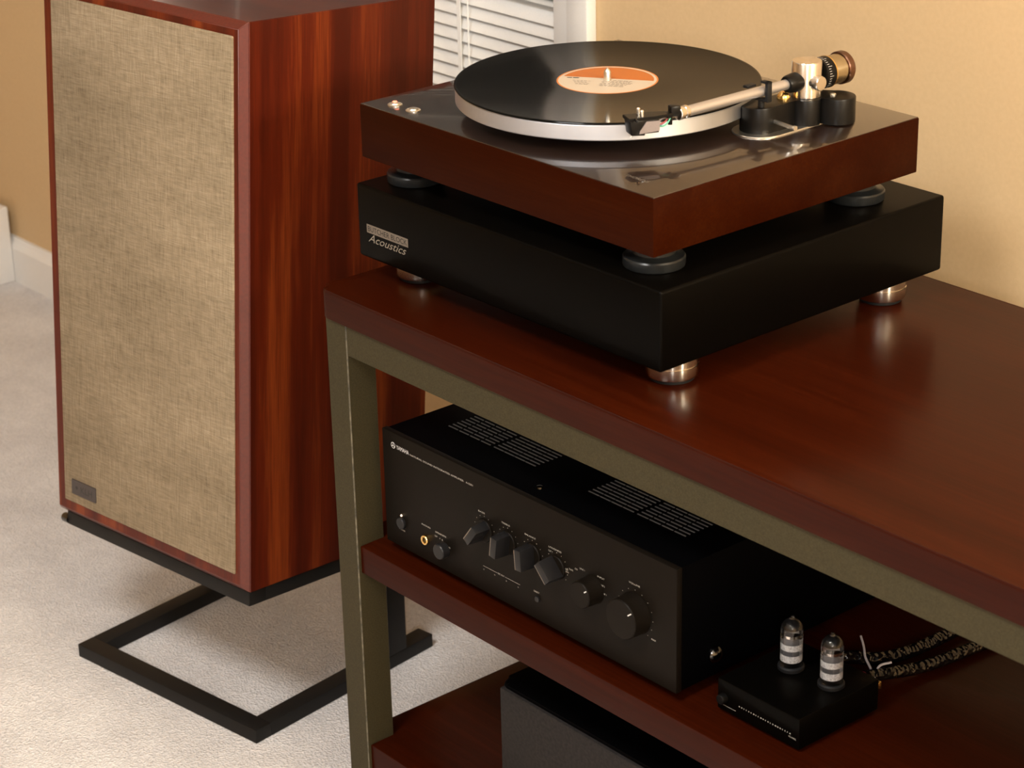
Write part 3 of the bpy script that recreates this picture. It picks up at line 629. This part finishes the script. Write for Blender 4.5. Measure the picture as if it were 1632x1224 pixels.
for x, y in ((34.5, 61), (81, 64.5)):
    sub = []
    vv = link('valve', L([(9.0, 4.5), (10.2, 6), (10.4, 9), (10.4, 41), (9.6, 46), (6.5, 50), (2.6, 52), (1.6, 55), (0, 56)], 36), 'tube_glass', pr, loc=(x, y, 35)) if v0 is None else dup(v0[0], loc=(x, y, 35))
    if v0 is None:
        sub = [link('socket', L([(0, 0), (11.5, 0), (12.5, 1), (12.5, 4), (11, 5), (0, 5)], 32), 'rubber', vv),
               link('plate', B(-4.5, 4.5, -3, 3, 8, 33, 0.6, 1), 'slot_grey', vv),
               link('silver_band', L([(8.6, 10), (9.2, 10), (9.2, 17), (8.6, 17), (8.6, 10)], 32), 'silver_band', vv),
               link('silver_band', L([(8.4, 22), (9.0, 22), (9.0, 28), (8.4, 28), (8.4, 22)], 32), 'silver_band', vv),
               link('getter_ring', L([(7.5, 35), (8.8, 35), (8.8, 37.5), (7.5, 37.5), (7.5, 35)], 32), 'chrome', vv),
               link('getter_cap', L([(8.6, 43), (7.6, 46.2), (5.6, 48.6), (2.0, 50.6), (0, 50.8)], 28), 'rubber', vv)]
        v0 = [vv, sub]
    else:
        for q in v0[1]: dup(q, vv)
for x in (22, 71): link('socket_jack', L([(0, 0), (4.5, 0), (4.5, 9), (0, 9)], 20, (x, 106, 18), 'y'), 'gold', pr)

# cables behind the preamp
cb = thing('audio_cable', 'dark braided cable with a red plug at the outer rear corner of the preamp', 'cable', W(0, 0, -285.66))
link('braid', T_([(627, 166, 18), (631, 185, 15), (639, 225, 9), (645, 275, 6.5), (650, 350, 6.2), (640, 430, 6.2)], 6.0, 14), 'braid', cb)
link('plug', L([(0, 0), (6.2, 0), (6.2, 3), (5.4, 4), (5.4, 14), (4, 17), (0, 17)], 24, (627, 151.5, 18), 'y'), 'red_plug', cb)
cb2 = thing('audio_cable', 'dark braided cable leaving the preamp behind its two valves', 'cable', W(0, 0, -285.66))
link('braid', T_([(578, 166, 18), (592, 190, 15), (606, 215, 10), (613, 265, 6.6), (612, 350, 6.6), (600, 430, 6.6)], 6.5, 14), 'braid', cb2)
link('plug', L([(0, 0), (6.2, 0), (6.2, 3), (5.4, 4), (5.4, 14), (4, 17), (0, 17)], 24, (578, 151.5, 18), 'y'), 'matte_black', cb2)
gw = thing('ground_wire', 'thin pale wire loop with a gold terminal behind the preamp', 'wire', W(0, 0, -285.66))
link('wire', T_([(585, 208, 28), (596, 200, 24), (607, 190, 21), (620, 182, 19), (633, 173, 17), (640, 168, 15)], 1.1, 8), 'wire_white', gw)
link('wire', T_([(634, 172, 17), (628, 186, 22), (632, 198, 23)], 1.1, 8), 'wire_white', gw)
link('terminal', B(639, 645, 164, 170, 11, 19, 0.8), 'gold', gw)

# ------------------------------------------------------------------ black box on the lower shelf
bx_ = thing('equipment_box', 'black box with rounded corners and speckled dark grey front on the lower shelf', 'box', W(239, 40, -531.0))
def rrect(x0, x1, y0, y1, r, n=6):
    o = []
    for cx, cy, a0 in ((x0+r, y0+r, 180), (x1-r, y0+r, 270), (x1-r, y1-r, 0), (x0+r, y1-r, 90)): o += [(cx+r*math.cos(R(a0+90*q/n)), cy+r*math.sin(R(a0+90*q/n))) for q in range(n+1)]
    return o
bm = bmesh.new(); prism(bm, rrect(0, 430, 4, 330, 14), 6, 142, 5, 3); link('body', bm, 'amp_top', bx_)
link('front_panel', B(6, 424, 0, 8, 8, 138, 2, 2), 'speckle', bx_)
f0 = None
for x, y in ((40, 40), (390, 40), (390, 290), (40, 290)):
    if f0 is None: f0 = link('foot', L(disc(12, 0, 6.2, 0.8), 20), 'rubber', bx_, loc=(x, y, 0))
    else: dup(f0, loc=(x, y, 0))
